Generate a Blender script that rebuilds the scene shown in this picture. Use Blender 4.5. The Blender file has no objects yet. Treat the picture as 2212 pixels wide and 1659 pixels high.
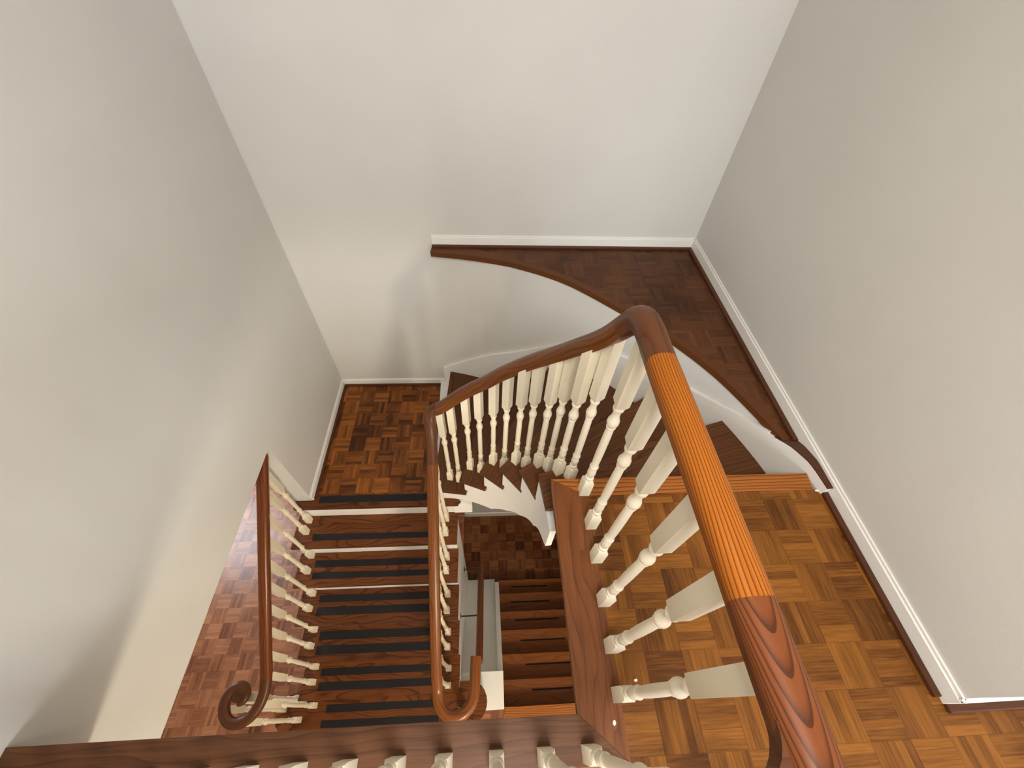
import bpy, bmesh, math, random
from mathutils import Vector, Matrix
random.seed(7)
S = bpy.context.scene
COL = S.collection
PI = math.pi

# ------------------------------------------------------------------ camera
Fv = Vector((0.05991476, 0.62288003, -0.78001967))
Rv = Vector((0.99815859, -0.04479749, 0.04089765))
Uv = Vector((0.00946859, 0.78103371, 0.62441708))
cd = bpy.data.cameras.new('camera'); cam = bpy.data.objects.new('camera', cd); COL.objects.link(cam)
cd.sensor_fit = 'HORIZONTAL'; cd.sensor_width = 36.0; cd.lens = 879.43 / 2212 * 36.0; cd.clip_start = 0.02
M = Matrix((Rv, Uv, -Fv)).transposed().to_4x4(); M.translation = Vector((0, 0, 1.5)); cam.matrix_world = M
S.camera = cam

# ------------------------------------------------------------------ world, lights, exposure
w = bpy.data.worlds.new('world'); S.world = w; w.use_nodes = True
w.node_tree.nodes['Background'].inputs[0].default_value = (0.75, 0.85, 1.0, 1)
w.node_tree.nodes['Background'].inputs[1].default_value = 0.3
S.view_settings.view_transform = 'Standard'; S.view_settings.look = 'None'
S.view_settings.gamma = 1.0; S.view_settings.use_curve_mapping = False
S.view_settings.exposure = 0.0

def area(name, loc, target, sx, sy, power, color):
    d = bpy.data.lights.new(name, 'AREA'); d.shape = 'RECTANGLE'; d.size = sx; d.size_y = sy
    d.energy = power; d.color = color
    o = bpy.data.objects.new(name, d); COL.objects.link(o); o.location = loc
    o.rotation_euler = (Vector(target) - Vector(loc)).to_track_quat('-Z', 'Y').to_euler()
    return o
# daylight entering by the upstairs windows (south side, east side), ceiling lamp upstairs, hall window and hall lamp on the main floor
area('daylight_upstairs_south', (0.9, -3.4, 1.35), (0.2, 2.3, 0.2), 1.9, 1.3, 102, (0.93, 0.97, 1.0))
area('daylight_upstairs_east', (3.4, -1.6, 1.3), (-0.5, 1.2, -0.3), 1.4, 1.2, 26, (0.90, 0.95, 1.0))
area('ceiling_lamp_upstairs', (0.1, -0.5, 2.38), (0.1, 0.2, 0.0), 0.45, 0.45, 44, (1.0, 0.94, 0.84))
area('daylight_hall_window', (-3.55, 2.1, -1.15), (-1.2, 0.9, -2.4), 1.0, 1.2, 62, (0.86, 0.92, 1.0))
pl_ = bpy.data.lights.new('pendant_lamp_hall', 'POINT'); pl_.energy = 112; pl_.color = (1.0, 0.88, 0.68); pl_.shadow_soft_size = 0.16
po_ = bpy.data.objects.new('pendant_lamp_hall', pl_); COL.objects.link(po_); po_.location = (0.45, -1.45, -0.50)

# ------------------------------------------------------------------ levels and key dimensions (metres)
H = 0.2016
ZL, ZM, ZB = -7 * H, -14 * H, -21 * H          # landing, main floor, basement
XR, YB, XL, YW = 1.365, 2.344, -1.285, 1.254

# ------------------------------------------------------------------ materials
def lin(c):
    return tuple(((v / 255) / 12.92 if v / 255 <= 0.04045 else (((v / 255) + 0.055) / 1.055) ** 2.4) for v in c) + (1,)

def new_mat(name):
    m = bpy.data.materials.new(name); m.use_nodes = True
    nt = m.node_tree; b = nt.nodes['Principled BSDF']
    return m, nt, b

def N(nt, t, **kw):
    n = nt.nodes.new(t)
    for k, v in kw.items():
        setattr(n, k, v)
    return n

def mth(nt, op, a, b=None, c=None):
    n = nt.nodes.new('ShaderNodeMath'); n.operation = op
    for i, v in enumerate((a, b, c)):
        if v is None: continue
        if isinstance(v, (int, float)): n.inputs[i].default_value = v
        else: nt.links.new(v, n.inputs[i])
    return n.outputs[0]

def ramp(nt, fac, stops):
    r = nt.nodes.new('ShaderNodeValToRGB'); els = r.color_ramp.elements
    while len(els) > 1: els.remove(els[-1])
    els[0].position, els[0].color = stops[0]
    for p, c in stops[1:]:
        e = els.new(p); e.color = c
    nt.links.new(fac, r.inputs[0])
    return r.outputs[0]

def mix(nt, mode, fac, a, b):
    n = nt.nodes.new('ShaderNodeMix'); n.data_type = 'RGBA'; n.blend_type = mode
    for s, v in ((n.inputs[0], fac), (n.inputs[6], a), (n.inputs[7], b)):
        if isinstance(v, (int, float)): s.default_value = v
        elif isinstance(v, tuple): s.default_value = v
        else: nt.links.new(v, s)
    return n.outputs[2]

def paint(name, rgb, rough=0.5, bump=0.06, scale=260, blotch=0.03, spec=0.3):
    m, nt, b = new_mat(name)
    tc = N(nt, 'ShaderNodeTexCoord')
    n = N(nt, 'ShaderNodeTexNoise'); n.inputs['Scale'].default_value = scale; n.inputs['Detail'].default_value = 3
    nt.links.new(tc.outputs['Object'], n.inputs['Vector'])
    n2 = N(nt, 'ShaderNodeTexNoise'); n2.inputs['Scale'].default_value = 1.7; n2.inputs['Detail'].default_value = 3
    nt.links.new(tc.outputs['Object'], n2.inputs['Vector'])
    c = lin(rgb)
    lo = tuple(v * (1 - blotch) for v in c[:3]) + (1,); hi = tuple(min(1, v * (1 + blotch)) for v in c[:3]) + (1,)
    nt.links.new(ramp(nt, n2.outputs[0], [(0.3, lo), (0.7, hi)]), b.inputs['Base Color'])
    bp = N(nt, 'ShaderNodeBump'); bp.inputs['Strength'].default_value = bump; bp.inputs['Distance'].default_value = 0.002
    nt.links.new(n.outputs[0], bp.inputs['Height']); nt.links.new(bp.outputs[0], b.inputs['Normal'])
    b.inputs['Roughness'].default_value = rough; b.inputs['Specular IOR Level'].default_value = spec
    return m

def oak(name, dark, light, rough=0.3, streak=0.65, wave=0.45, freq=14.0, cross=70.0, coat=0.2, wdist=3.0, arch=None, spec=0.2):
    """stained oak, grain along U of the UV map (metres)"""
    m, nt, b = new_mat(name)
    uv = N(nt, 'ShaderNodeUVMap')
    oi = N(nt, 'ShaderNodeObjectInfo')
    sep = N(nt, 'ShaderNodeSeparateXYZ'); nt.links.new(uv.outputs[0], sep.inputs[0])
    off = mth(nt, 'MULTIPLY', oi.outputs['Random'], 37.0)
    def vec(su, sv):
        c = N(nt, 'ShaderNodeCombineXYZ')
        nt.links.new(mth(nt, 'MULTIPLY', sep.outputs[0], su), c.inputs[0])
        nt.links.new(mth(nt, 'MULTIPLY', sep.outputs[1], sv), c.inputs[1])
        nt.links.new(off, c.inputs[2]); return c.outputs[0]
    fine = N(nt, 'ShaderNodeTexNoise'); fine.inputs['Scale'].default_value = 1; fine.inputs['Detail'].default_value = 5; fine.inputs['Roughness'].default_value = 0.65
    nt.links.new(vec(5.0, cross * 3), fine.inputs['Vector'])
    mid = N(nt, 'ShaderNodeTexNoise'); mid.inputs['Scale'].default_value = 1; mid.inputs['Detail'].default_value = 3
    nt.links.new(vec(2.2, cross * 0.7), mid.inputs['Vector'])
    wv = N(nt, 'ShaderNodeTexNoise'); wv.inputs['Scale'].default_value = 1; wv.inputs['Detail'].default_value = 1.5
    nt.links.new(vec(2.2, 9.0), wv.inputs['Vector'])
    base = mth(nt, 'MULTIPLY', sep.outputs[1], wdist)
    if arch:
        dv = mth(nt, 'SUBTRACT', sep.outputs[1], arch[0])
        base = mth(nt, 'MULTIPLY', mth(nt, 'SUBTRACT', sep.outputs[0], mth(nt, 'MULTIPLY', mth(nt, 'MULTIPLY', dv, dv), arch[1])), -wdist)
    rings = mth(nt, 'FRACT', mth(nt, 'MULTIPLY', mth(nt, 'ADD', wv.outputs[0], base), freq))
    line = mth(nt, 'POWER', rings, 5.0)
    a = mth(nt, 'ADD', mth(nt, 'MULTIPLY', fine.outputs[0], streak * 0.62), mth(nt, 'MULTIPLY', mid.outputs[0], streak * 0.5))
    a = mth(nt, 'ADD', a, 0.62 - streak * 0.56)
    a = mth(nt, 'SUBTRACT', a, mth(nt, 'MULTIPLY', mth(nt, 'MULTIPLY', line, wave), mth(nt, 'ADD', fine.outputs[0], 0.3)))
    a = mth(nt, 'ADD', a, mth(nt, 'MULTIPLY', mth(nt, 'SUBTRACT', oi.outputs['Random'], 0.5), 0.14))
    lo = lin(dark); hi = lin(light)
    deep = tuple(v * 0.55 for v in lo[:3]) + (1,)
    col = ramp(nt, a, [(0.15, deep), (0.40, lo), (0.80, hi)])
    nt.links.new(col, b.inputs['Base Color'])
    bp = N(nt, 'ShaderNodeBump'); bp.inputs['Strength'].default_value = 0.12; bp.inputs['Distance'].default_value = 0.001
    nt.links.new(fine.outputs[0], bp.inputs['Height']); nt.links.new(bp.outputs[0], b.inputs['Normal'])
    b.inputs['Roughness'].default_value = rough
    b.inputs['Coat Weight'].default_value = coat; b.inputs['Coat Roughness'].default_value = 0.2
    b.inputs['Specular IOR Level'].default_value = spec
    return m

def parquet(name, dark, light, rough=0.35, s=0.12, n=5, gap=0.45, var=1.0, ox=0.0, oy=0.0, coat=0.03, tw=0.4, sheen_chk=0.0):
    """square basket-weave oak tiles laid in world x/y"""
    m, nt, b = new_mat(name)
    tc = N(nt, 'ShaderNodeTexCoord'); sep = N(nt, 'ShaderNodeSeparateXYZ'); nt.links.new(tc.outputs['Object'], sep.inputs[0])
    X = mth(nt, 'DIVIDE', mth(nt, 'ADD', sep.outputs[0], ox), s); Y = mth(nt, 'DIVIDE', mth(nt, 'ADD', sep.outputs[1], oy), s)
    tx = mth(nt, 'FLOOR', X); ty = mth(nt, 'FLOOR', Y); fx = mth(nt, 'SUBTRACT', X, tx); fy = mth(nt, 'SUBTRACT', Y, ty)
    par = mth(nt, 'FLOORED_MODULO', mth(nt, 'ADD', tx, ty), 2.0)
    inv = mth(nt, 'SUBTRACT', 1.0, par)
    across = mth(nt, 'ADD', mth(nt, 'MULTIPLY', fx, par), mth(nt, 'MULTIPLY', fy, inv))
    along = mth(nt, 'ADD', mth(nt, 'MULTIPLY', fy, par), mth(nt, 'MULTIPLY', fx, inv))
    k = mth(nt, 'MULTIPLY', across, float(n)); st = mth(nt, 'FLOOR', k)
    cid = N(nt, 'ShaderNodeCombineXYZ'); nt.links.new(tx, cid.inputs[0]); nt.links.new(ty, cid.inputs[1]); nt.links.new(st, cid.inputs[2])
    wn = N(nt, 'ShaderNodeTexWhiteNoise'); wn.noise_dimensions = '3D'; nt.links.new(cid.outputs[0], wn.inputs['Vector'])
    tid = N(nt, 'ShaderNodeCombineXYZ'); nt.links.new(tx, tid.inputs[0]); nt.links.new(ty, tid.inputs[1])
    wt = N(nt, 'ShaderNodeTexWhiteNoise'); wt.noise_dimensions = '3D'; nt.links.new(tid.outputs[0], wt.inputs['Vector'])
    rnd = mth(nt, 'ADD', mth(nt, 'MULTIPLY', wn.outputs['Value'], 1.0 - tw), mth(nt, 'MULTIPLY', wt.outputs['Value'], tw))
    rnd = mth(nt, 'ADD', rnd, mth(nt, 'MULTIPLY', mth(nt, 'SUBTRACT', inv, 0.5), sheen_chk))  # grain-direction sheen painted into the colour: alternate tiles lighter and darker
    gv = N(nt, 'ShaderNodeCombineXYZ')
    nt.links.new(mth(nt, 'MULTIPLY', along, 1.2), gv.inputs[0]); nt.links.new(mth(nt, 'MULTIPLY', across, 22.0), gv.inputs[1])
    nt.links.new(mth(nt, 'MULTIPLY', wn.outputs['Value'], 91.0), gv.inputs[2])
    g = N(nt, 'ShaderNodeTexNoise'); g.inputs['Scale'].default_value = 1; g.inputs['Detail'].default_value = 4; g.inputs['Roughness'].default_value = 0.6
    nt.links.new(gv.outputs[0], g.inputs['Vector'])
    big = N(nt, 'ShaderNodeTexNoise'); big.inputs['Scale'].default_value = 3.0; nt.links.new(tc.outputs['Object'], big.inputs['Vector'])
    a = mth(nt, 'ADD', mth(nt, 'MULTIPLY', rnd, 0.50 * var), mth(nt, 'MULTIPLY', g.outputs[0], 0.75))
    a = mth(nt, 'ADD', a, mth(nt, 'MULTIPLY', mth(nt, 'SUBTRACT', big.outputs[0], 0.5), 0.5))
    lo = lin(dark); hi = lin(light); deep = tuple(v * 0.5 for v in lo[:3]) + (1,)
    col = ramp(nt, a, [(0.28, deep), (0.45, lo), (0.90, hi)])
    fk = mth(nt, 'FRACT', k)
    e1 = mth(nt, 'MINIMUM', fk, mth(nt, 'SUBTRACT', 1.0, fk))
    e2 = mth(nt, 'MULTIPLY', mth(nt, 'MINIMUM', along, mth(nt, 'SUBTRACT', 1.0, along)), float(n))
    e = mth(nt, 'MINIMUM', mth(nt, 'MULTIPLY', e1, 1.6), e2)
    line = mth(nt, 'LESS_THAN', e, 0.05)
    col = mix(nt, 'MIX', mth(nt, 'MULTIPLY', line, gap), col, deep)
    nt.links.new(col, b.inputs['Base Color'])
    tilt = mth(nt, 'ADD', g.outputs[0], mth(nt, 'MULTIPLY', rnd, 0.8))
    bp = N(nt, 'ShaderNodeBump'); bp.inputs['Strength'].default_value = 0.15; bp.inputs['Distance'].default_value = 0.001
    nt.links.new(tilt, bp.inputs['Height']); nt.links.new(bp.outputs[0], b.inputs['Normal'])
    b.inputs['Roughness'].default_value = rough; b.inputs['Coat Weight'].default_value = coat; b.inputs['Coat Roughness'].default_value = 0.25
    b.inputs['Specular IOR Level'].default_value = 0.22
    return m

M_wall = paint('wall_paint', (214, 212, 207), 0.7, 0.10, 200)
M_trim = paint('white_trim_paint', (240, 238, 233), 0.35, 0.03, 120, 0.02, 0.5)
M_stringer = paint('white_stringer_paint', (246, 245, 243), 0.45, 0.03, 90, 0.02)
M_bal = paint('ivory_baluster_paint', (238, 228, 204), 0.38, 0.03, 60, 0.04, 0.5)
M_ceil = paint('ceiling_paint', (232, 230, 226), 0.9, 0.2, 120)
M_pq_up = parquet('parquet_upper', (94, 54, 16), (149, 94, 35), 0.42, n=5, gap=0.35)
M_pq_land = parquet('parquet_landing', (80, 42, 12), (158, 94, 38), 0.40, ox=0.03, oy=0.02)
M_pq_hall = parquet('parquet_hall', (122, 74, 46), (168, 112, 78), 0.30, coat=0.4, sheen_chk=0.3)
M_pq_base = parquet('parquet_basement', (84, 42, 14), (132, 82, 46), 0.5, var=1.1, tw=0.6, sheen_chk=0.3, gap=0.15)
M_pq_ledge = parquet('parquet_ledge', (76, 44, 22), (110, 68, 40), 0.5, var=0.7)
M_oak_gold = oak('oak_golden', (130, 68, 14), (182, 108, 38), 0.5, 0.6, 1.0, 7.0, 60.0, 0.02, wdist=22, spec=0.15)
M_oak_dark = oak('oak_dark_fitting', (70, 39, 22), (104, 63, 38), 0.40, 0.4, 0.25, 5.0, 50.0, 0.1, wdist=6)
M_oak_cath = oak('oak_cathedral', (96, 50, 22), (142, 80, 40), 0.45, 0.4, 1.0, 1.9, 50.0, 0.05, wdist=12, arch=(0.052, 120), spec=0.2)
M_oak_rail = oak('oak_rail', (90, 49, 20), (140, 82, 38), 0.32, 0.4, 0.35, 5.0, 50.0, 0.2, wdist=10)
M_oak_rail_low = oak('oak_rail_reddish', (88, 42, 16), (136, 72, 30), 0.26, 0.4, 0.3, 5.0, 50.0, 0.3, wdist=10)
M_oak_tread = oak('oak_tread', (76, 39, 15), (120, 68, 30), 0.36, 0.4, 0.55, 8.0, 40.0, 0.12, wdist=3)
M_oak_wind = oak('oak_winder_tread', (72, 42, 19), (112, 68, 36), 0.42, 0.6, 0.35, 6.0, 50.0, 0.1, wdist=8)
M_oak_board = oak('oak_border_board', (88, 50, 26), (134, 80, 44), 0.42, 0.75, 0.22, 6.0, 45.0, 0.04, wdist=6)
M_oak_front = oak('oak_front_board', (78, 48, 29), (118, 76, 48), 0.45, 0.75, 0.22, 6.0, 45.0, 0.02, wdist=6)
M_oak_nose = oak('oak_golden_nosing', (134, 74, 28), (178, 110, 50), 0.42, 0.5, 0.85, 3.0, 50.0, 0.08, wdist=22)
M_oak_base = oak('oak_basement_tread', (96, 50, 16), (146, 84, 36), 0.45, 0.4, 0.25, 6.0, 50.0, 0.1, wdist=5)
M_ledge_n = oak('oak_ledge_nosing', (74, 40, 20), (112, 66, 34), 0.42, 0.4, 0.3, 5.0, 50.0, 0.05, wdist=8)
M_shoe = oak('oak_shoe_moulding', (66, 36, 20), (94, 56, 36), 0.42, 0.4, 0.15, 6.0, 50.0, 0.1)
M_strip = paint('black_grip_tape', (33, 31, 34), 0.8, 0.5, 900, 0.06)
M_metal = paint('dark_metal', (46, 40, 34), 0.4, 0.02, 60)
M_chip = paint('white_paint_speck', (232, 222, 210), 0.5)
M_glass, nt_, b_ = new_mat('window_glass'); b_.inputs['Base Color'].default_value = (1, 1, 1, 1)
b_.inputs['Roughness'].default_value = 0.02; b_.inputs['Transmission Weight'].default_value = 1.0; b_.inputs['IOR'].default_value = 1.1

# ------------------------------------------------------------------ mesh helpers
def link(name, bm, mat, parent=None, smooth=False, uvdir=None, bevel=0.0, seg=2):
    if bevel > 0:
        es = [e for e in bm.edges if len(e.link_faces) == 2 and e.calc_face_angle(0) > 0.5]
        bmesh.ops.bevel(bm, geom=es, offset=bevel, segments=seg, profile=0.6, affect='EDGES', clamp_overlap=True)
    bmesh.ops.recalc_face_normals(bm, faces=bm.faces)
    if uvdir is not None or not bm.loops.layers.uv:
        uvl = bm.loops.layers.uv.verify()
        d = Vector(uvdir if uvdir is not None else (1, 0, 0)).normalized()
        ref = Vector((0, 0, 1)) if abs(d.z) < 0.9 else Vector((1, 0, 0))
        p = ref.cross(d).normalized()
        q = d.cross(p)
        for f in bm.faces:
            for l in f.loops:
                c = l.vert.co
                l[uvl].uv = (c.dot(d), c.dot(p) + c.dot(q))
    me = bpy.data.meshes.new(name); bm.to_mesh(me); bm.free()
    if smooth:
        for f in me.polygons: f.use_smooth = True
        try: me.set_sharp_from_angle(angle=math.radians(38))
        except Exception: pass
    o = bpy.data.objects.new(name, me); COL.objects.link(o)
    if mat: me.materials.append(mat)
    if parent: o.parent = parent
    return o

def box(bm, x0, x1, y0, y1, z0, z1):
    r = bmesh.ops.create_cube(bm, size=1.0)
    bmesh.ops.scale(bm, vec=(x1 - x0, y1 - y0, z1 - z0), verts=r['verts'])
    bmesh.ops.translate(bm, vec=((x0 + x1) / 2, (y0 + y1) / 2, (z0 + z1) / 2), verts=r['verts'])

def prism(bm, poly, z0, z1):
    a = [bm.verts.new((x, y, z0)) for x, y in poly]; b = [bm.verts.new((x, y, z1)) for x, y in poly]
    bm.faces.new(a[::-1]); bm.faces.new(b); n = len(poly)
    for i in range(n): bm.faces.new((a[i], a[(i + 1) % n], b[(i + 1) % n], b[i]))

def boxo(name, mat, dims, parent=None, bevel=0.0, uvdir=(1, 0, 0)):
    bm = bmesh.new(); box(bm, *dims); return link(name, bm, mat, parent, uvdir=uvdir, bevel=bevel)

def struct(o): o['kind'] = 'structure'; return o

def empty(name, loc, label, cat, group=None):
    o = bpy.data.objects.new(name, None); COL.objects.link(o); o.empty_display_size = 0.1
    o['label'] = label; o['category'] = cat
    if group: o['group'] = group
    return o

def crm(pts, n=6):
    """Catmull-Rom through tuples of any dimension"""
    P = [Vector(p) for p in pts]; out = []
    for i in range(len(P) - 1):
        p0 = P[i - 1] if i > 0 else P[i] * 2 - P[i + 1]; p1, p2 = P[i], P[i + 1]
        p3 = P[i + 2] if i + 2 < len(P) else P[i + 1] * 2 - P[i]
        for k in range(n):
            t = k / n
            out.append(0.5 * ((2 * p1) + (p2 - p0) * t + (2 * p0 - 5 * p1 + 4 * p2 - p3) * t * t + (3 * p1 - p0 - 3 * p2 + p3) * t ** 3))
    out.append(P[-1]); return out

def rail_profile(wd, ht, n=20):
    """moulded hand rail section: rounded crown, narrower waist below; (side, up) centred"""
    pts = []
    for i in range(13):
        a = PI * i / 12
        pts.append((wd / 2 * math.cos(a), ht * 0.02 + ht * 0.48 * math.sin(a) ** 0.8))
    pts += [(-wd / 2 * 0.98, -ht * 0.12), (-wd / 2 * 0.80, -ht * 0.24), (-wd / 2 * 0.74, -ht * 0.5),
            (wd / 2 * 0.74, -ht * 0.5), (wd / 2 * 0.80, -ht * 0.24), (wd / 2 * 0.98, -ht * 0.12)]
    return pts

def sweep(bm, path, prof, scale=None, side0=None):
    """sweep prof along path; section kept plumb except where the path is near vertical"""
    P = [Vector(p) for p in path]; n = len(P); T = []
    for i in range(n):
        T.append(((P[min(i + 1, n - 1)] - P[max(i - 1, 0)])).normalized())
    sides = []
    for t in T:
        h = Vector((t.y, -t.x, 0))
        sides.append(h.normalized() if h.length > 0.35 else None)
    known = [i for i, s in enumerate(sides) if s is not None]
    if not known: sides = [Vector(side0 or (1, 0, 0))] * n; known = list(range(n))
    for i in range(n):
        if sides[i] is None:
            lo = max([k for k in known if k < i], default=None); hi = min([k for k in known if k > i], default=None)
            if lo is None: s = sides[hi]
            elif hi is None: s = sides[lo]
            else:
                f = (i - lo) / (hi - lo); s = (sides[lo] * (1 - f) + sides[hi] * f)
            sides[i] = (s - T[i] * s.dot(T[i])).normalized() if s.length > 1e-5 else Vector((1, 0, 0))
            known = known
    uvl = bm.loops.layers.uv.verify(); rings = []; L = [0.0]
    for i in range(1, n): L.append(L[-1] + (P[i] - P[i - 1]).length)
    per = [0.0]; m = len(prof)
    for j in range(m):
        a, b = prof[j], prof[(j + 1) % m]; per.append(per[-1] + math.hypot(a[0] - b[0], a[1] - b[1]))
    for i in range(n):
        s = sides[i]; u = s.cross(T[i]).normalized()
        k = scale[i] if scale else 1.0
        rings.append([bm.verts.new(P[i] + s * (x * k) + u * (y * k)) for x, y in prof])
    for i in range(n - 1):
        for j in range(m):
            f = bm.faces.new((rings[i][j], rings[i][(j + 1) % m], rings[i + 1][(j + 1) % m], rings[i + 1][j]))
            for l, (a, b) in zip(f.loops, ((i, j), (i, j + 1), (i + 1, j + 1), (i + 1, j))):
                l[uvl].uv = (L[a], per[b])
    for r in (rings[0], rings[-1]):
        f = bm.faces.new(r if r is rings[-1] else r[::-1])
        for l in f.loops: l[uvl].uv = (l.vert.co.z, l.vert.co.x)

def rail(name, path, mat, parent, wd=0.064, ht=0.058, scale=None, side0=None):
    bm = bmesh.new(); sweep(bm, path, rail_profile(wd, ht), scale, side0)
    bmesh.ops.recalc_face_normals(bm, faces=bm.faces)
    me = bpy.data.meshes.new(name); bm.to_mesh(me); bm.free()
    for f in me.polygons: f.use_smooth = True
    try: me.set_sharp_from_angle(angle=math.radians(50))
    except Exception: pass
    me.materials.append(mat)
    o = bpy.data.objects.new(name, me); COL.objects.link(o); o.parent = parent
    return o

def turned(bm, ctr, z0, z1, rot=0.0, w=0.0385, grad=(0.0, 0.0)):
    """turned baluster: square foot, beads, tapering shaft, ball, collar, long square head (upper part scales with height)"""
    Ht = z1 - z0; c = Vector((ctr[0], ctr[1], 0)); hw = w / 2; k = Ht / 0.84
    def R(x, y): return Vector((x * math.cos(rot) - y * math.sin(rot), x * math.sin(rot) + y * math.cos(rot), 0))
    def ring_sq(z, h): return [bm.verts.new(c + R(x * h, y * h) + Vector((0, 0, z))) for x, y in ((-1, -1), (1, -1), (1, 1), (-1, 1))]
    def ring_c(z, r, n=16): return [bm.verts.new(c + R(r * math.cos(2 * PI * i / n - 3 * PI / 4), r * math.sin(2 * PI * i / n - 3 * PI / 4)) + Vector((0, 0, z))) for i in range(n)]
    def skin(a, b):
        n = len(a)
        for i in range(n): bm.faces.new((a[i], a[(i + 1) % n], b[(i + 1) % n], b[i]))
    f0 = ring_sq(z0, hw); f1 = ring_sq(z0 + 0.098, hw); f2 = ring_sq(z0 + 0.112, hw * 0.72)
    bm.faces.new(f0[::-1]); skin(f0, f1); skin(f1, f2); bm.faces.new(f2)
    prof = [(0.108, .0115), (0.118, .0112), (0.123, .0135), (0.128, .0146), (0.133, .0135), (0.138, .0102), (0.146, .0112), (0.162, .0138), (0.182, .0132),
            (0.201, .0100), (0.206, .0128), (0.212, .0144), (0.218, .0128), (0.224, .0106)]
    s0 = 0.229; s1 = max(0.30, Ht - 0.385)
    for t in (0.15, 0.4, 0.7, 1.0): prof.append((s0 + (s1 - s0) * t, .0112 + 0.0010 * math.sin(PI * t) - 0.0006 * t))
    b0 = s1
    for dz, r in ((.002, .0102), (.004, .0128), (.009, .0134), (.013, .0120), (.020, .0142), (.030, .0162), (.042, .0158), (.054, .0128), (.066, .0104), (.085, .0100), (.095, .0112), (.098, .0142), (.104, .0150), (.110, .0136), (.116, .0118)):
        prof.append((b0 + dz, r))
    rs = w / 0.033
    rr = [ring_c(z0 + z, r * rs) for z, r in prof]
    for a, b in zip(rr[:-1], rr[1:]): skin(a, b)
    bm.faces.new(rr[0][::-1]); bm.faces.new(rr[-1])
    zb = z0 + b0 + 0.114
    g0 = ring_sq(zb, hw * 0.72); g1 = ring_sq(zb + 0.016, hw); g2 = ring_sq(z1, hw)
    for v in g2: v.co.z += (v.co.x - ctr[0]) * grad[0] + (v.co.y - ctr[1]) * grad[1]
    bm.faces.new(g0[::-1]); skin(g0, g1); skin(g1, g2); bm.faces.new(g2)

def baluster(parent, x, y, z0, z1, rot=0.0, grad=(0.0, 0.0)):
    bm = bmesh.new(); turned(bm, (x, y), z0, z1, rot, grad=grad)
    return link('baluster', bm, M_bal, parent, smooth=True)

def offset_curve(pts, d):
    out = []
    for i, p in enumerate(pts):
        a = pts[max(i - 1, 0)]; b = pts[min(i + 1, len(pts) - 1)]
        t = Vector((b[0] - a[0], b[1] - a[1])).normalized(); out.append((p[0] + t.y * d, p[1] - t.x * d))
    return out

def ribbon(bm, inner, outer, zb, zt):
    """solid between two plan curves with per-point bottom and top heights"""
    n = len(inner); V = []
    for i in range(n):
        V.append([bm.verts.new((inner[i][0], inner[i][1], zb[i])), bm.verts.new((inner[i][0], inner[i][1], zt[i])),
                  bm.verts.new((outer[i][0], outer[i][1], zt[i])), bm.verts.new((outer[i][0], outer[i][1], zb[i]))])
    for i in range(n - 1):
        for j in range(4):
            bm.faces.new((V[i][j], V[i][(j + 1) % 4], V[i + 1][(j + 1) % 4], V[i + 1][j]))
    bm.faces.new(V[0][::-1]); bm.faces.new(V[-1])

# ------------------------------------------------------------------ SETTING: walls, floors, ceiling
TOP = 2.44
struct(boxo('wall_back', M_wall, (XL - 0.12, XR + 0.12, YB, YB + 0.12, ZL - 0.25, TOP)))
def wall_poly(name, pts, x0, x1):
    bm = bmesh.new()
    a = [bm.verts.new((x0, y, z)) for y, z in pts]; b = [bm.verts.new((x1, y, z)) for y, z in pts]
    bm.faces.new(a); bm.faces.new(b[::-1]); n = len(pts)
    for i in range(n): bm.faces.new((a[i], b[i], b[(i + 1) % n], a[(i + 1) % n]))
    return struct(link(name, bm, M_wall))
wall_poly('wall_left', [(YB, TOP), (YB, ZM - 0.1), (YW, ZM - 0.1), (YW, -0.655), (-3.5, -0.655), (-3.5, TOP)], XL - 0.12, XL)
struct(boxo('wall_right', M_wall, (XR, XR + 0.12, 0.085, YB, ZB - 0.1, TOP)))
struct(boxo('wall_side', M_wall, (XR, 3.5, -0.035, 0.085, 0.0, TOP)))
struct(boxo('ceiling', M_ceil, (XL - 0.12, 3.62, -3.62, YB + 0.12, TOP, TOP + 0.1)))

def wall_with_window(name, axis, pos, th, a0, a1, z0, z1, wa0, wa1, wz0, wz1, wname):
    bm = bmesh.new()
    def bb(p0, p1, q0, q1):
        if axis == 'y': box(bm, p0, p1, pos, pos + th, q0, q1)
        else: box(bm, pos, pos + th, p0, p1, q0, q1)
    bb(a0, wa0, z0, z1); bb(wa1, a1, z0, z1); bb(wa0, wa1, z0, wz0); bb(wa0, wa1, wz1, z1)
    struct(link(name, bm, M_wall))
    bm = bmesh.new()
    def fb(p0, p1, q0, q1):
        if axis == 'y': box(bm, p0, p1, pos + th * .3, pos + th * .6, q0, q1)
        else: box(bm, pos + th * .3, pos + th * .6, p0, p1, q0, q1)
    fb(wa0, wa0 + .05, wz0, wz1); fb(wa1 - .05, wa1, wz0, wz1); fb(wa0 + .05, wa1 - .05, wz0, wz0 + .05); fb(wa0 + .05, wa1 - .05, wz1 - .05, wz1)
    wo = struct(link(wname, bm, M_trim))
    bm = bmesh.new()
    if axis == 'y': box(bm, wa0 + .05, wa1 - .05, pos + th * .42, pos + th * .46, wz0 + .05, wz1 - .05)
    else: box(bm, pos + th * .42, pos + th * .46, wa0 + .05, wa1 - .05, wz0 + .05, wz1 - .05)
    link('pane', bm, M_glass, wo)
wall_with_window('wall_front', 'y', -3.62, 0.12, XL - 0.12, 3.5, 0.0, TOP, -0.1, 1.9, 0.65, 2.05, 'window_1')
wall_with_window('wall_east', 'x', 3.5, 0.12, -3.62, 0.085, 0.0, TOP, -2.3, -0.9, 0.65, 2.05, 'window_2')

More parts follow.
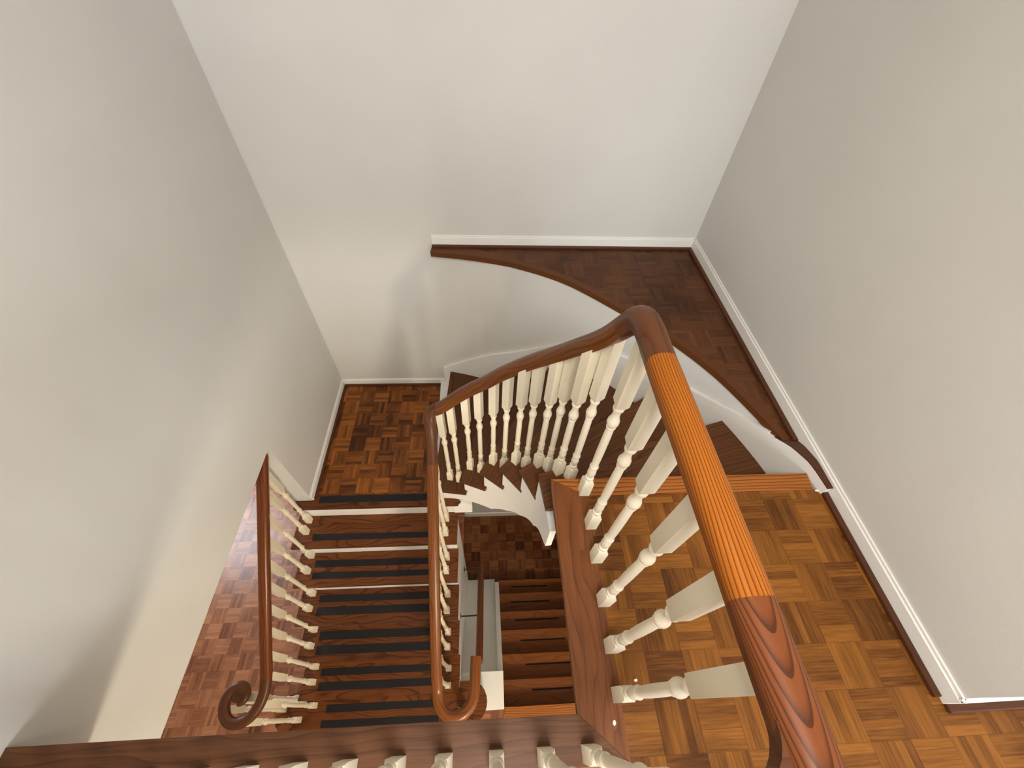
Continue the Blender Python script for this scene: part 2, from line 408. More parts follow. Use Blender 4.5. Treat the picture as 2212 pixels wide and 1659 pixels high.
# curved wall below the corner ledge
CW = crm([(-.42, 2.3435), (-.30, 2.326), (-.14, 2.284), (.03, 2.226), (.19, 2.160), (.34, 2.09), (.49, 1.998), (.62, 1.885), (.75, 1.758), (.88, 1.625),
          (.99, 1.50), (1.08, 1.375), (1.155, 1.25), (1.22, 1.11), (1.27, .98), (1.31, .85), (1.338, .72), (1.35, .62)], 5)
CW = [(p[0], p[1]) for p in CW]
IN = [i for i, p in enumerate(CW)]
bm = bmesh.new()
ribbon(bm, CW, offset_curve(CW, -0.05), [-1.9] * len(CW), [-0.042] * len(CW))
o = struct(link('wall_curved', bm, M_wall, smooth=True))

# floors
bm = bmesh.new()
FP = [(0.381, -0.13), (0.381, 0.636), (1.3645, 0.636), (1.3645, -0.0352), (3.5, -0.0352), (3.5, -3.5), (XL, -3.5), (XL, -0.13)]
prism(bm, FP, -0.05, 0.0); struct(link('floor', bm, M_pq_up))
bm = bmesh.new()
prism(bm, [(0.34, -0.10), (0.34, 0.60), (XR, 0.60), (XR, -0.035), (3.5, -0.035), (3.5, -3.5), (XL, -3.5), (XL, -0.10)], -0.30, -0.051)
struct(link('floor', bm, M_ceil))
# landing floor
bm = bmesh.new(); prism(bm, [(-1.262, 1.292), (-0.20, 1.292), (-0.20, 2.30), (-0.5, 2.322), (-1.262, 2.322)], ZL - 0.03, ZL)
struct(link('floor', bm, M_pq_land))
bm = bmesh.new(); box(bm, XL, -0.26, 1.27, YB, ZL - 0.20, ZL - 0.031); struct(link('floor', bm, M_ceil))
# main floor with the basement well cut out
bm = bmesh.new()
for d in ((-4.0, -0.262, -3.5, 3.2), (-0.262, .112, -3.5, -0.003), (.112, 1.0, -3.5, -0.06), (1.0, 1.36, -3.5, YB)):
    box(bm, d[0], d[1], d[2], d[3], ZM - 0.06, ZM)
struct(link('floor', bm, M_pq_hall))
# basement floor
bm = bmesh.new(); box(bm, -1.30, 1.0, 1.26, 2.18, ZB - 0.05, ZB); struct(link('floor', bm, M_pq_base))
struct(boxo('wall_basement_back', M_wall, (-1.30, 1.0, 2.18, 2.28, ZB - 0.05, ZL - 0.25)))
struct(boxo('baseboard_basement', M_trim, (-1.30, 1.0, 2.165, 2.18, ZB, ZB + 0.10)))
struct(boxo('wall_basement_right', M_wall, (1.0, 1.1, -0.06, 2.28, ZB - 0.05, ZM - 0.061)))
struct(boxo('wall_basement_left', M_wall, (-1.40, -1.30, 1.25, 2.28, ZB - 0.05, ZL - 0.25)))
struct(boxo('wall_basement_front', M_wall, (-1.30, -0.341, 1.22, 1.265, ZB - 0.05, ZM - .1)))
# spandrel wall between the lower flight and the basement well
bm = bmesh.new()
pts = [(YW + .012, ZL - 0.20), (YW + .025, ZL - 0.20), (YW + .025, ZB - 0.05), (-0.06, ZB - 0.05), (-0.06, ZM - 0.001), (0.12, ZM - 0.001)]
a = [bm.verts.new((-0.34, y, z)) for y, z in pts]; b = [bm.verts.new((-0.262, y, z)) for y, z in pts]
bm.faces.new(a); bm.faces.new(b[::-1])
for i in range(len(pts)): bm.faces.new((a[i], b[i], b[(i + 1) % len(pts)], a[(i + 1) % len(pts)]))
struct(link('wall_spandrel', bm, M_stringer))
# hall on the main floor
struct(boxo('ceiling', M_ceil, (-4.0, XL - 0.12, -3.5, 3.2, -0.40, -0.30)))
wall_with_window('wall_hall_west', 'x', -3.72, 0.12, -3.5, 3.2, ZM, -0.40, 1.6, 2.6, -1.75, -0.55, 'window_3')
struct(boxo('wall_hall_back', M_wall, (-4.0, XL - 0.12, 3.2, 3.3, ZM, -0.40)))
struct(boxo('wall_hall_front', M_wall, (-4.0, 1.36, -3.6, -3.5, ZM, -0.30)))

struct(boxo('wall_hall_east', M_wall, (1.36, 1.46, -3.5, 0.084, ZM, -0.301)))

# baseboards with a small top bead
def base_x(name, x0, x1, y, z, s=-1, h=0.075):
    bm = bmesh.new(); box(bm, x0, x1, min(y, y + s * .012), max(y, y + s * .012), z, z + h - .012)
    box(bm, x0, x1, min(y, y + s * .007), max(y, y + s * .007), z + h - .012, z + h)
    return struct(link(name, bm, M_trim, bevel=0.002, seg=1))
def base_y(name, y0, y1, x, z, s=1, h=0.075):
    bm = bmesh.new(); box(bm, min(x, x + s * .012), max(x, x + s * .012), y0, y1, z, z + h - .012)
    box(bm, min(x, x + s * .007), max(x, x + s * .007), y0, y1, z + h - .012, z + h)
    return struct(link(name, bm, M_trim, bevel=0.002, seg=1))
base_x('baseboard_back', XL + 0.012, -0.385, YB, ZL)
base_y('baseboard_left', YW, YB, XL, ZL)
base_x('baseboard_ledge', -0.345, XR - 0.012, YB, 0.0)
base_y('baseboard_right', -0.047, YB, XR, 0.0, -1)
base_x('baseboard_side', XR - 0.012, 3.5, -0.035, 0.0)
# dark shoe moulding
def trim(n, dims, d): return struct(boxo('trim_%d' % n, M_shoe, dims, bevel=0.004, uvdir=d))
trim(1, (XL + .012, -0.40, YB - .03, YB - .012, ZL, ZL + .016), (1, 0, 0))
trim(2, (XL + .012, XL + .03, YW + .01, YB - .03, ZL, ZL + .016), (0, 1, 0))
trim(3, (XR - .034, XR - .012, -0.03, 0.62, 0.0, 0.016), (0, 1, 0))
trim(4, (XR - .012, 3.5, -.069, -.047, 0.0, 0.016), (1, 0, 0))

# ------------------------------------------------------------------ border boards of the upper floor opening
bb = empty('floor_border', (0, 0, 0), 'mitred brown oak border boards framing the open stairwell on the upper floor', 'floor border')
def slab(name, poly, z0, z1, mat, parent, d, bevel=0.006):
    bm = bmesh.new(); prism(bm, poly, z0, z1); return link(name, bm, mat, parent, uvdir=d, bevel=bevel)
slab('side_board', [(0.25, -0.02), (0.382, -0.132), (0.382, 0.640), (0.382, 0.640), (0.25, 0.706)][:3] + [(0.382, 0.636), (0.25, 0.708)], -0.028, 0.0006, M_oak_board, bb, (0, 1, 0), 0.004)
slab('nosing_board', [(0.25, 0.7085), (0.3825, 0.6365), (1.31, 0.6365), (1.318, 0.7085)], -0.028, 0.001, M_oak_nose, bb, (1, 0, 0), 0.004)
slab('front_board', [(0.2495, -0.0205), (0.3815, -0.1325), (XL, -0.1325), (XL, -0.0205)], -0.028, 0.0006, M_oak_front, bb, (1, 0, 0), 0.004)

# ------------------------------------------------------------------ corner ledge
LE = empty('corner_ledge', (0.9, 1.8, 0), 'triangular brown parquet ledge with a curved front edge in the back right corner', 'ledge')
LPb = [p[1] for p in CW]
LI = [(p[0], p[1] - max(0.0, 0.052 * min(1, (0.15 - p[0]) / 0.45))) for p in offset_curve(CW, 0.012)]
i0 = min(range(len(CW)), key=lambda i: abs(CW[i][0] + 0.345))
i1 = min(range(len(CW)), key=lambda i: abs(CW[i][1] - 0.86))
front = LI[i0:i1 + 1]; back = [(p[0] - (0.03 if p[0] > 0.2 else 0.0) * 0, min(YB - .013, p[1] + 0.012)) if p[0] < 0.2 else p for p in offset_curve(CW, -0.028)][i0:i1 + 1]
back = [(max(a[0], -0.345) if k < 3 else a[0], a[1]) for k, a in enumerate(back)]
bm = bmesh.new(); ribbon(bm, front, back, [-0.036] * len(front), [0.0] * len(front)); 
uvl = bm.loops.layers.uv.verify()
link('nosing', bm, M_ledge_n, LE, bevel=0.006)
bm = bmesh.new()
poly = [p for p in back] + [(XR - .012, back[-1][1]), (XR - .012, YB - .012), (back[0][0], YB - .012)]
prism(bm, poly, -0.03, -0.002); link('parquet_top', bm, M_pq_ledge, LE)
link('shoe_moulding', (lambda b: (box(b, -0.345, XR - .012, YB - .032, YB - .012, -.0015, .014), box(b, XR - .034, XR - .012, 0.86, YB - .032, -.0015, .014), b)[2])(bmesh.new()), M_shoe, LE, bevel=0.004)
# ------------------------------------------------------------------ WINDING FLIGHT (upper floor down to the landing)
WF = empty('winding_staircase', (0.3, 1.2, ZL), 'winding upper flight of dark oak wedge treads with white curved stringers', 'staircase')
Nin = [(-.39, 1.222), (-.193, 1.192), (-.054, 1.150), (.063, 1.070), (.159, .958), (.228, .830), (.25, .708)]
Ein = [(-.158, 1.188), (-.022, 1.124), (.086, 1.042), (.180, .930), (.234, .795), (.247, .668)]
SK = offset_curve(CW, 0.022)       # face of the skirt board
def at_skirt(p, target):
    """point on the skirt curve hit by the ray p -> target"""
    p = Vector(p); d = (Vector(target) - p)
    best = None
    for a, b in zip(SK[:-1], SK[1:]):
        a = Vector(a); e = Vector(b) - a; den = d.x * (-e.y) + e.x * d.y
        if abs(den) < 1e-9: continue
        r = a - p; t = (r.x * (-e.y) + e.x * r.y) / den; s = (d.x * r.y - d.y * r.x) / den
        if t > 0 and 0 <= s <= 1: best = (a + e * s, t); break
    return (best[0].x, best[0].y)
Tout = [(-.321, 2.28), (.10, 2.18), (.49, 2.05), (.746, 1.752), (1.03, 1.47), (1.245, 1.118)]
Out = [at_skirt(n, t) for n, t in zip(Nin, Tout)] + [(1.318, .708)]
def arc_between(p, q):
    ip = min(range(len(SK)), key=lambda i: (SK[i][0] - p[0]) ** 2 + (SK[i][1] - p[1]) ** 2)
    iq = min(range(len(SK)), key=lambda i: (SK[i][0] - q[0]) ** 2 + (SK[i][1] - q[1]) ** 2)
    return [SK[i] for i in range(ip + 1, iq)]
for k in range(6):
    z = ZL + H * (k + 1)
    nx, ox = Nin[k], Out[k]
    nn, no = Nin[k + 1], Out[k + 1]
    # back edge lies 0.03 behind the next nosing
    d = Vector((no[0] - nn[0], no[1] - nn[1])).normalized(); perp = Vector((d.y, -d.x)) if k < 5 else Vector((0, -1))
    e = Ein[k]
    q = at_skirt((e[0], e[1]), (no[0] + perp.x * 0.03, no[1] + perp.y * 0.03)) if k < 5 else (1.322, .672)
    poly = [nx, e, q] + arc_between(ox, q)[::-1] + [ox]
    bm = bmesh.new(); prism(bm, poly, z - 0.030, z)
    link('tread', bm, M_oak_wind, WF, uvdir=(ox[0] - nx[0], ox[1] - nx[1], 0), bevel=0.005)
    # white riser under the nosing
    dd = Vector((ox[0] - nx[0], ox[1] - nx[1])).normalized(); pp = Vector((dd.y, -dd.x))
    a = Vector(nx) + pp * 0.026 + dd * 0.03; b = Vector(ox) + pp * 0.026 - dd * 0.004
    bm = bmesh.new(); prism(bm, [a, b, b + pp * 0.015, a + pp * 0.015], z - H, z - 0.030); link('riser', bm, M_stringer, WF)
a, b = (0.285, .682), (1.318, .682)
bm = bmesh.new(); prism(bm, [a, b, (b[0], .667), (a[0], .667)], -H, -0.028); link('riser', bm, M_stringer, WF)
# inner curved stringer
J = crm([(-.40, 1.247), (-.28, 1.243), (-.2, 1.228), (-.12, 1.198), (-.02, 1.148), (.08, 1.068), (.16, .968), (.215, .853), (.245, .733), (.258, .58)], 5)
J = [(p[0], p[1]) for p in J]
bz_ = [(-.40, -1.412), (-.20, -1.411), (-.124, -1.382), (-.053, -1.368), (.014, -1.337), (.118, -1.129), (.189, -.928), (.239, -.687), (.25, -.544), (.258, -.427)]
def interp(tab, x):
    if x <= tab[0][0]: return tab[0][1]
    for (a, b), (c, d) in zip(tab[:-1], tab[1:]):
        if x <= c: return b + (d - b) * (x - a) / (c - a)
    return tab[-1][1]
# sharp stepped top: follow the underside of the treads
def step_top(p):
    # the lowest tread underside above this plan point
    best = 0
    for k in range(6):
        nx, ox = Nin[k], Out[k]; d = Vector((ox[0] - nx[0], ox[1] - nx[1])); r = Vector((p[0] - nx[0], p[1] - nx[1]))
        if d.x * r.y - d.y * r.x < -0.018 * d.length: best = k + 1
    return ZL + H * best - 0.03 if best else ZL + 0.0
Jf = []
for a, b in zip(J[:-1], J[1:]):
    for t in (0, .2, .4, .6, .8): Jf.append((a[0] + (b[0] - a[0]) * t, a[1] + (b[1] - a[1]) * t))
Jf.append(J[-1])
# break the stringer board where the step height changes
Jo = offset_curve(Jf, -0.028); zb = []; zt = []; ji = []; jo = []
prev = None
for p, q in zip(Jf, Jo):
    t = step_top(p)
    if prev is not None and abs(t - prev) > 1e-4:
        ji.append(p); jo.append(q); zb.append(interp(bz_, p[0])); zt.append(prev)
        ji.append((p[0] + .0002, p[1])); jo.append((q[0] + .0002, q[1])); zb.append(interp(bz_, p[0])); zt.append(t)
    else:
        ji.append(p); jo.append(q); zb.append(interp(bz_, p[0])); zt.append(t)
    prev = t
zt = [max(a, b + 0.002) if True else a for a, b in zip(zt, zb)]
zt = [z if p[1] > 0.66 else min(z, -0.029) for z, p in zip(zt, ji)]
bm = bmesh.new(); ribbon(bm, jo, ji, zb, zt); link('inner_stringer', bm, M_stringer, WF, smooth=True)
# unseen soffit below the winding flight, added to block light
bm = bmesh.new(); n = 24; rowsA = []; rowsB = []
for i in range(n + 1):
    f = i / n * 0.82; a = J[int(f * (len(J) - 1))]; kk = int(f * (len(CW) - 1)); b = CW[kk]
    za = interp(bz_, a[0]) + 0.02 + 0.15 * min(1, f * 1.4)
    rowsA.append((bm.verts.new((a[0] - 0.0, a[1] + 0.012, za)), bm.verts.new((b[0], b[1], za))))
    rowsB.append((bm.verts.new((a[0] - 0.0, a[1] + 0.012, za + .015)), bm.verts.new((b[0], b[1], za + .015))))
for i in range(n):
    bm.faces.new((rowsA[i][0], rowsA[i][1], rowsA[i + 1][1], rowsA[i + 1][0]))
    bm.faces.new((rowsB[i][0], rowsB[i + 1][0], rowsB[i + 1][1], rowsB[i][1]))
    bm.faces.new((rowsA[i][0], rowsA[i + 1][0], rowsB[i + 1][0], rowsB[i][0])); bm.faces.new((rowsA[i][1], rowsB[i][1], rowsB[i + 1][1], rowsA[i + 1][1]))
link('soffit', bm, M_ceil, WF, smooth=True)
# outer skirt board with a rounded cap
zsk = [(-.385, -1.19), (-.204, -1.07), (.027, -.907), (.17, -.823), (.304, -.727), (.426, -.62), (.55, -.49), (.681, -.377), (.80, -.335), (.889, -.308), (.956, -.295), (1.06, -.245), (1.15, -.192), (1.196, -.148), (1.252, -.082), (1.30, -.012), (1.315, .018), (1.335, .044), (1.35, .044)]
ks = min(range(len(CW)), key=lambda i: abs(CW[i][0] + 0.385))
cs = CW[ks:]; sk = offset_curve(CW, 0.021)[ks:]; capo = offset_curve(CW, 0.0235)[ks:]
tops = [interp(zsk, p[0]) for p in cs]
bots = []
for p, t in zip(cs, tops): bots.append(max(ZL, t - 0.62))
def nos_z(p):
    return max(ZL, interp(zsk, p[0]) - 0.35)
ci = [(a[0] , a[1]) for a in offset_curve(CW, 0.001)[ks:]]
bm = bmesh.new(); ribbon(bm, ci, sk, bots, tops)
link('skirt_board', bm, M_trim, WF, smooth=True)
ie = min(range(len(cs)), key=lambda i: abs(cs[i][1] - 0.89))
bm = bmesh.new(); ribbon(bm, ci[:ie], capo[:ie], tops[:ie], [t + 0.012 for t in tops[:ie]]); link('skirt_cap', bm, M_trim, WF, smooth=True)
bm = bmesh.new(); ribbon(bm, [(XR - .0125, p[1]) for p in ci[ie:]], sk[ie:], tops[ie:], [t + 0.005 for t in tops[ie:]]); link('skirt_cap', bm, M_shoe, WF, smooth=True)['label'] = 'brown wooden end of the skirt cap'

# ------------------------------------------------------------------ LOWER FLIGHT (landing to main floor)
LF = empty('lower_staircase', (-0.8, 0.6, ZM), 'straight middle flight of oak treads with black grip strips and white risers', 'staircase')
ny = [1.192, .977, .760, .544, .332, .114, -.085]
X0, X1 = -1.437, -0.240
strips = {0: [(1.231, 1.283)], 1: [(1.030, 1.076)], 2: [(.896, .946), (.815, .861)], 3: [(.696, .747), (.608, .664)], 4: [(.476, .534), (.380, .439)],
          5: [(.261, .311), (.169, .223)], 6: [(.039, .090), (-.051, -.006)]}
sx0 = [-1.236, -1.30, -1.315, -1.298, -1.31, -1.31, -1.28]
def grip(parent, a, b, c, d, z, sk_=0.006):
    bm = bmesh.new(); prism(bm, [(a, c), (b, c + sk_ * 0.3), (b, d + sk_), (a, d)], z - .001, z + .0016); return link('grip_strip', bm, M_strip, parent)
# landing nosing
lp = [(-1.405, 1.192), (-.225, 1.192), (-.205, 1.215), (-.235, 1.243), (-.30, 1.292), (-1.262, 1.292), (-1.29, 1.252), (-1.405, 1.252)]
t = slab('landing_nosing', lp, ZL - 0.030, ZL + 0.0006, M_oak_tread, LF, (1, 0, 0), 0.005)
grip(t, sx0[0], -0.43, 1.231, 1.281, ZL + .0006, 0.002)
boxo('riser', M_stringer, (X0 + 0.035, -0.262, 1.216, 1.230, ZL - H, ZL - 0.031), LF)
# square painted end block of the landing edge
boxo('landing_end_block', M_stringer, (-0.2605, -0.125, 1.192, 1.232, ZL - 0.155, ZL - 0.012), LF, bevel=0.002)
for k in range(1, 7):
    z = ZL - H * k; y0 = ny[k]; y1 = ny[k - 1] + 0.030
    if k < 6:
        poly = [(X0, y0), (X1, y0), (X1, y1 - 0.002), (-.262, y1 - 0.002), (-.262, y1 - 0.006), (X0 + .02, y1 - 0.006), (X0, y1 - 0.006)]
        poly = [(X0, y0), (X1, y0), (X1, y1 - 0.006), (X0, y1 - 0.006)]
    else:
        cR = (-.165, .055); cL = (-1.52, .045)
        arcR = [(cR[0] + .138 * math.cos(a), cR[1] + .140 * math.sin(a)) for a in [(-90 + 15 * i) * PI / 180 for i in range(0, 13)]]
        arcL = [(cL[0] + .14 * math.cos(a), cL[1] + .13 * math.sin(a)) for a in [(90 + 15 * i) * PI / 180 for i in range(0, 13)]]
        poly = arcR + [(-.262, .195), (-.262, y1 - .006), (X0, y1 - .006), (X0, .175)] + arcL
        poly = [p for i, p in enumerate(poly) if i == 0 or (Vector(p) - Vector(poly[i - 1])).length > 1e-3]
    t = slab('tread', poly, z - 0.030, z, M_oak_tread, LF, (1, 0, 0), 0.006)
    for c, d in strips[k]:
        grip(t, sx0[k] if c > 0 else sx0[k] - 0.02, -0.43 if c > 0 else -0.405, c, d, z, -0.006)
    if k < 6:
        boxo('riser', M_stringer, (X0 + 0.035, -0.262, ny[k] + .026, ny[k] + .040, z - H, z - 0.0305), LF)
bm = bmesh.new()
pr = [(cR[0] + .112 * math.cos(a), cR[1] + .114 * math.sin(a)) for a in [(-90 + 15 * i) * PI / 180 for i in range(0, 13)]]
pl = [(cL[0] + .114 * math.cos(a), cL[1] + .104 * math.sin(a)) for a in [(90 + 15 * i) * PI / 180 for i in range(0, 13)]]
prism(bm, pr + pl, ZM + .001, ZM + H - .0305); link('riser', bm, M_stringer, LF)
# open stringers with a sawtooth top
def saw(x0, x1):
    bm = bmesh.new(); pts = [(1.215, ZL - .031)]
    for k in range(1, 6):
        z = ZL - H * k; pts += [(ny[k - 1] + .041, z + H * 0 + (-.031 if k > 0 else 0))]
        pts += [(ny[k] + .041, z - .031)]
    pts = []
    for k in range(1, 6):
        z = ZL - H * k - .031
        pts += [(ny[k - 1] + .025, z), (ny[k] + .041, z)]
    pts += [(ny[5] + .041, ZM + .17), (0.02, ZM + .17), (0.02, ZM + .001), (0.25, ZM + .001), (1.216, ZL - .36)]
    a = [bm.verts.new((x0, y, z)) for y, z in pts]; b = [bm.verts.new((x1, y, z)) for y, z in pts]
    bm.faces.new(a); bm.faces.new(b[::-1])
    for i in range(len(pts)): bm.faces.new((a[i], b[i], b[(i + 1) % len(pts)], a[(i + 1) % len(pts)]))
    return link('stringer', bm, M_stringer, LF)
saw(-1.430, -1.403); saw(-0.2615, -0.2480)
# closed wall under the flight, hall side
bm = bmesh.new(); pts = [(1.25, ZL - .4), (1.25, ZM + .001), (0.26, ZM + .001)]
a = [bm.verts.new((-1.40, y, z)) for y, z in pts]; b = [bm.verts.new((-1.35, y, z)) for y, z in pts]
bm.faces.new(a); bm.faces.new(b[::-1])
for i in range(3): bm.faces.new((a[i], b[i], b[(i + 1) % 3], a[(i + 1) % 3]))
struct(link('wall_understair', bm, M_wall))

# ------------------------------------------------------------------ BASEMENT FLIGHT
BF = empty('basement_staircase', (0.55, 0.6, ZB), 'dark basement flight of oak treads seen down the middle of the stairwell', 'staircase')
by = [.012, .204, .413, .642, .847, 1.071, 1.265]
slab('top_nosing', [(.115, -.058), (.98, -.058), (.98, .012), (.115, .012)], ZM - .03, ZM + .002, M_oak_nose, BF, (1, 0, 0), .004)
M_thin = paint('dark_grip_line', (34, 24, 20), 0.8, 0.2, 600)
gx = [(.40, .80), (.37, .80), (.345, .78), (.31, .76), (.28, .70), (.30, .72)]
for k in range(1, 7):
    z = ZM - H * k
    t = slab('tread', [(.113, by[k - 1] - .028), (.99, by[k - 1] - .028), (.99, by[k]), (.113, by[k])], z - .03, z, M_oak_base, BF, (1, 0, 0), .006)
    ym = by[k] - (by[k] - by[k - 1]) * .42
    bm = bmesh.new(); box(bm, gx[k - 1][0] - .03, gx[k - 1][1], ym - .007, ym + .007, z - .001, z + .002); link('grip_strip', bm, M_thin, t)
    boxo('riser', M_oak_base, (.113, .99, by[k - 1] - .043, by[k - 1] - .029, z - .03, z + H - .031), BF)
boxo('riser', M_oak_base, (.113, .99, by[6] - .043, by[6] - .029, ZB, ZB + H - .031), BF)
def slope_board(name, x0, x1, y0, y1, zo0, zo1, th, mat, parent):
    bm = bmesh.new(); pts = [(y0, zo0), (y1, zo1), (y1, zo1 - th), (y0, zo0 - th)]
    a = [bm.verts.new((x0, y, z)) for y, z in pts]; b = [bm.verts.new((x1, y, z)) for y, z in pts]
    bm.faces.new(a); bm.faces.new(b[::-1])
    for i in range(4): bm.faces.new((a[i], b[i], b[(i + 1) % 4], a[(i + 1) % 4]))
    return link(name, bm, mat, parent, bevel=.002)
slope_board('stringer', .066, .112, .262, 1.21, -2.93, -3.86, .26, M_stringer, BF)
slope_board('sloping_panel', -.2615, .0655, .262, 1.285, -3.0, -4.05, .03, M_stringer, BF)
boxo('stringer_top_block', M_stringer, (-.261, .112, -.001, .261, ZM - .30, ZM + .018), BF, bevel=.003)

# ------------------------------------------------------------------ CONTINUOUS RAILING from the upper floor down to the turn above the basement stairs
BR = empty('stair_railing', (0.37, 0.2, 0), 'long oak handrail on ivory turned balusters, from the upper floor round to the hall', 'railing')
Zr = 0.873
def P(*a): return [Vector(p) for p in a]
# front guard rail (runs left below the camera), joined to the side rail
rail('handrail', P((-1.27, -.11, Zr), (-.6, -.11, Zr), (.1, -.11, Zr), (.345, -.108, Zr - .001)), M_oak_dark, BR)
fil = [(.345, -.025), (.3385, -.025)] + [(.2885 + .05 * math.cos(a), -.030 + .05 * math.sin(a)) for a in [-(PI / 2) * k / 8 for k in range(0, 9)]] + [(.2885, -.088), (.345, -.088)]
bm = bmesh.new(); prism(bm, fil, Zr - .015, Zr + .013); link('corner_fitting', bm, M_oak_dark, BR, bevel=.004)
d_ = rail('handrail', P((.372, -.42, Zr), (.371, -.2, Zr), (.37, -.05, Zr), (.369, .03, Zr), (.3685, .105, Zr)), M_oak_cath, BR); d_['label'] = 'dark handrail section with arched grain'
g_ = rail('handrail', P((.3685, .105, Zr), (.368, .22, Zr), (.367, .34, Zr), (.366, .46, Zr), tuple(crm([(.365, .535, Zr), (.3655, .60, Zr)], 6)[2])), M_oak_gold, BR); g_['label'] = 'golden striped handrail section'
# curve handrail above balusters (top of baluster + 0.03)
cb = [(.372, .646, 0., .845), (.366, .800, -H, .668), (.318, .834, -H, .620), (.303, .950, -2 * H, .483), (.257, .977, -2 * H, .436), (.211, 1.068, -3 * H, .306),
      (.157, 1.102, -3 * H, .250), (.096, 1.172, -4 * H, .116), (.030, 1.207, -4 * H, .036), (-.048, 1.250, -5 * H, -.079), (-.120, 1.277, -5 * H, -.180),
      (-.205, 1.284, -6 * H, -.262), (-.270, 1.302, -6 * H, -.360)]
full = crm([(.365, .535, Zr), (.3655, .60, Zr), (.366, .660, Zr - .001), (.365, .715, Zr - .018), (.358, .762, Zr - .088), (.343, .805, .708), (.323, .85, .637), (.300, .905, .560), (.272, .962, .478), (.232, 1.03, .378), (.185, 1.09, .285), (.127, 1.145, .185), (.062, 1.192, .085),
          (-.008, 1.230, -.02), (-.085, 1.262, -.115), (-.160, 1.282, -.205), (-.225, 1.293, -.285), (-.262, 1.298, -.325)], 6)
rail('handrail', full[2:25], M_oak_dark, BR)
rail('handrail', full[24:], M_oak_rail, BR)['label'] = 'curved handrail section above the winding stairs'
gn = crm([(-.262, 1.298, -.325), (-.288, 1.300, -.345), (-.312, 1.292, -.366), (-.322, 1.272, -.40), (-.322, 1.250, -.45), (-.321, 1.215, -.51), (-.320, 1.17, -.568), (-.320, 1.115, -.622)], 6)
rail('gooseneck_fitting', gn, M_oak_dark, BR)
rail('handrail', P((-.320, 1.115, -.622), (-.319, .9, -.80), (-.318, .7, -.975), (-.317, .5, -1.15), (-.316, .3, -1.325), (-.314, .17, -1.44)), M_oak_rail, BR)
ut = crm([(-.314, .17, -1.44), (-.312, .13, -1.475), (-.309, .095, -1.497), (-.300, .045, -1.51), (-.272, .003, -1.515), (-.232, -.020, -1.515), (-.192, -.022, -1.515), (-.150, -.006, -1.515),
          (-.115, .028, -1.515), (-.098, .072, -1.515), (-.092, .13, -1.515), (-.090, .20, -1.515), (-.088, .262, -1.515)], 5)
rail('turn_fitting', ut, M_oak_rail, BR)
# newel below the turn
bm = bmesh.new()
prof = [(0, .034), (.12, .034), (.13, .024), (.2, .028), (.5, .02), (.8, .026), (.95, .03), (1.07, .024)]
rr = []
for z, r in prof: rr.append([bm.verts.new((-.2 + r * math.cos(2 * PI * i / 16), -.005 + r * math.sin(2 * PI * i / 16), ZM + H + z)) for i in range(16)])
for a, b in zip(rr[:-1], rr[1:]):
    for i in range(16): bm.faces.new((a[i], a[(i + 1) % 16], b[(i + 1) % 16], b[i]))
bm.faces.new(rr[0][::-1]); bm.faces.new(rr[-1]); link('newel_post', bm, M_oak_rail, BR, smooth=True, uvdir=(0, 0, 1))
# balusters: guard, side
ROT = 0.06
for y in (.524, .405, .268, .139, .018): baluster(BR, .377, y, 0.0006, .848, 0)
for x in (.268, .145, .014, -.123, -.248, -.376, -.506, -.632, -.756, -.884, -1.012, -1.14): baluster(BR, x, -.105, 0.0006, .848, 0)
rots = [0, -.1, -.2, -.55, -.6, -.75, -.8, -1.0, -1.05, -1.3, -1.35, -1.5, -1.55]
for (x, y, z0, z1), r in zip(cb, rots):
    q = min(full, key=lambda p: (p.x - x) ** 2 + (p.y - y - .006) ** 2)
    qi = full.index(q); tt = full[min(qi + 1, len(full) - 1)] - full[max(qi - 1, 0)]
    hl = math.hypot(tt.x, tt.y); sl = tt.z / hl
    baluster(BR, x, y + .008, z0 if z0 else .001, q.z - .024 * math.sqrt(1 + sl * sl), math.atan2(tt.y, tt.x) - PI / 2 if z0 else 0, (sl * tt.x / hl, sl * tt.y / hl))
def zmid(y): return -.622 + (y - 1.115) * (.818 / .945)
for k, ys in ((1, (1.160, 1.050)), (2, (.932, .834)), (3, (.714, .602)), (4, (.486, .388)), (5, (.268, .160))):
    for y in ys: baluster(BR, -.323, y, ZL - H * k, zmid(y) - .031, 0, (0, .866))

# ------------------------------------------------------------------ LEFT RAILING with volute
LR = empty('volute_railing', (-1.345, 0.6, ZL), 'reddish oak handrail ending in a spiral volute on ivory balusters, at left beside the hall', 'railing')
def zlf(y): return -.745 + (y - 1.21) * .838
rail('handrail', P((-1.345, 1.250, zlf(1.250)), (-1.345, 1.0, zlf(1.0)), (-1.346, .8, zlf(.8)), (-1.347, .55, zlf(.55)), (-1.348, .35, zlf(.35)), (-1.348, .22, zlf(.22))), M_oak_rail_low, LR)
# spiral
vp = [(-1.348, .22, zlf(.22)), (-1.350, .175, -1.602), (-1.356, .13, -1.622), (-1.372, .08, -1.635), (-1.402, .035, -1.642), (-1.448, .008, -1.645), (-1.500, .006, -1.646), (-1.545, .030, -1.647), (-1.574, .075, -1.648),
      (-1.578, .125, -1.649), (-1.556, .165, -1.650), (-1.520, .180, -1.651), (-1.488, .168, -1.652), (-1.474, .138, -1.653), (-1.484, .110, -1.654), (-1.506, .104, -1.654)]
vq = crm(vp, 5)
sc = [1.0 if i < 55 else max(0.75, 1.0 - (i - 55) * 0.012) for i in range(len(vq))]
rail('volute', vq, M_oak_dark, LR, wd=.060, ht=.056, scale=sc)
bm = bmesh.new(); bmesh.ops.create_cone(bm, segments=24, radius1=.036, radius2=.032, depth=.054, cap_ends=True)
bmesh.ops.translate(bm, vec=(-1.512, .132, -1.653), verts=bm.verts); link('volute_eye', bm, M_oak_dark, LR, smooth=True, bevel=.004)
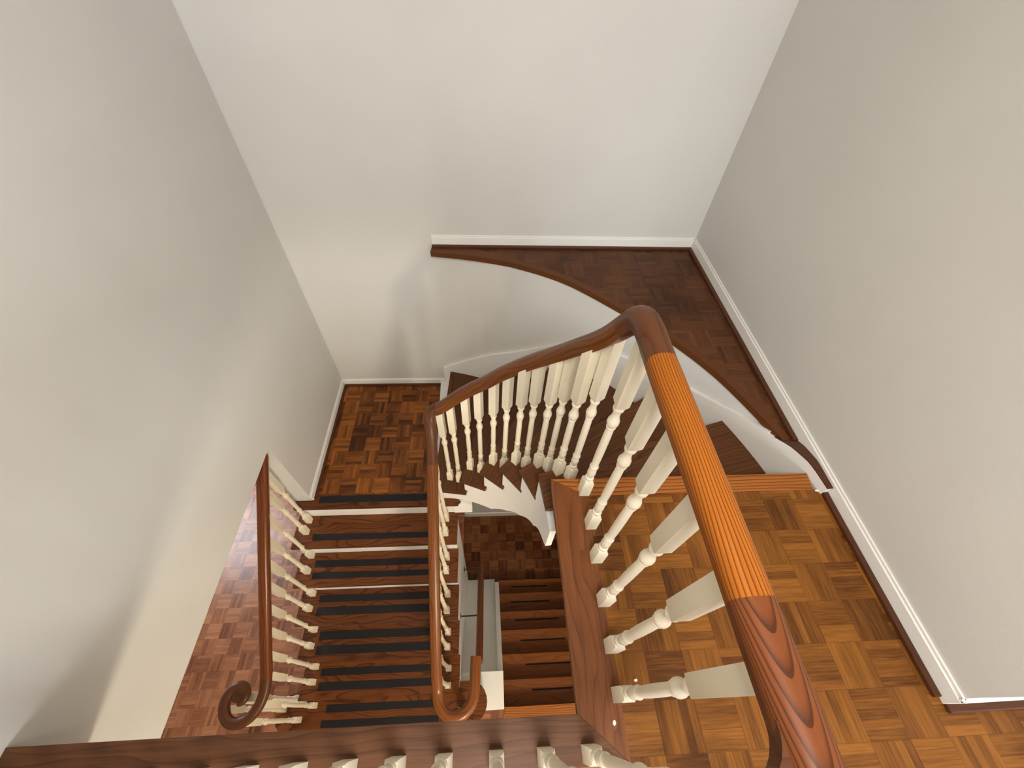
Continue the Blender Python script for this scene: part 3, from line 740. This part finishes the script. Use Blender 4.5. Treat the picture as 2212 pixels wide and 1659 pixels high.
for k, ys in ((1, (1.178, 1.092)), (2, (.980, .868)), (3, (.758, .654)), (4, (.546, .437)), (5, (.323, .225))):
    for i, y in enumerate(ys): baluster(LR, -1.352, y, ZL - H * k, zlf(y) - .029, 0, (0, .838))
z6 = ZL - 6 * H
for x, y in ((-1.372, .088), (-1.470, .006), (-1.600, .075), (-1.455, .125)): baluster(LR, x, y, z6, -1.672)
bm = bmesh.new(); turned(bm, (-1.512, .128), z6, -1.674, 0.3, 0.05); link('newel_post', bm, M_bal, LR, smooth=True)

# ------------------------------------------------------------------ BASEMENT HANDRAIL on brackets
BH = empty('basement_handrail', (-.08, .7, -2.5), 'dark narrow wooden handrail on metal brackets descending beside the basement stairs', 'handrail')
rail('handrail', P((-.083, .29, -2.21), (-.083, .6, -2.475), (-.084, .9, -2.735), (-.084, 1.2, -3.0)), M_oak_rail_low, BH, wd=.058, ht=.05)
for y in (.66, 1.16):
    z = -2.21 + (y - .29) * (-.868)
    br = crm([(-.2615, y, z - .09), (-.20, y, z - .09), (-.12, y, z - .075), (-.084, y, z - .028)], 4)
    bm = bmesh.new(); sweep(bm, br, [(.006 * math.cos(2 * PI * i / 10), .006 * math.sin(2 * PI * i / 10)) for i in range(10)])
    b_o = link('bracket', bm, M_metal, BH, smooth=True)
    bm = bmesh.new(); box(bm, -.2618, -.257, y - .02, y + .02, z - .125, z - .055); link('wall_plate', bm, M_metal, b_o, bevel=.001)

# ------------------------------------------------------------------ small white paint specks on the upper floor
for i, (x, y, sxx, syy, lab) in enumerate(((1.327, .632, .016, .006, 'white paint speck beside the right end of the golden nosing board'),
                                    (.437, .050, .006, .004, 'white paint speck on the parquet between two guard balusters'),
                                    (.262 + .09, -.045, .005, .007, 'white paint speck by the foot of the corner baluster'))):
    bm = bmesh.new(); prism(bm, [(x - sxx, y - syy * .4), (x, y - syy), (x + sxx, y - syy * .2), (x + sxx * .7, y + syy), (x - sxx * .6, y + syy * .7)], .0005 if i == 1 else .0012, .0022)
    o = link('paint_speck', bm, M_chip); o['label'] = lab; o['category'] = 'paint speck'
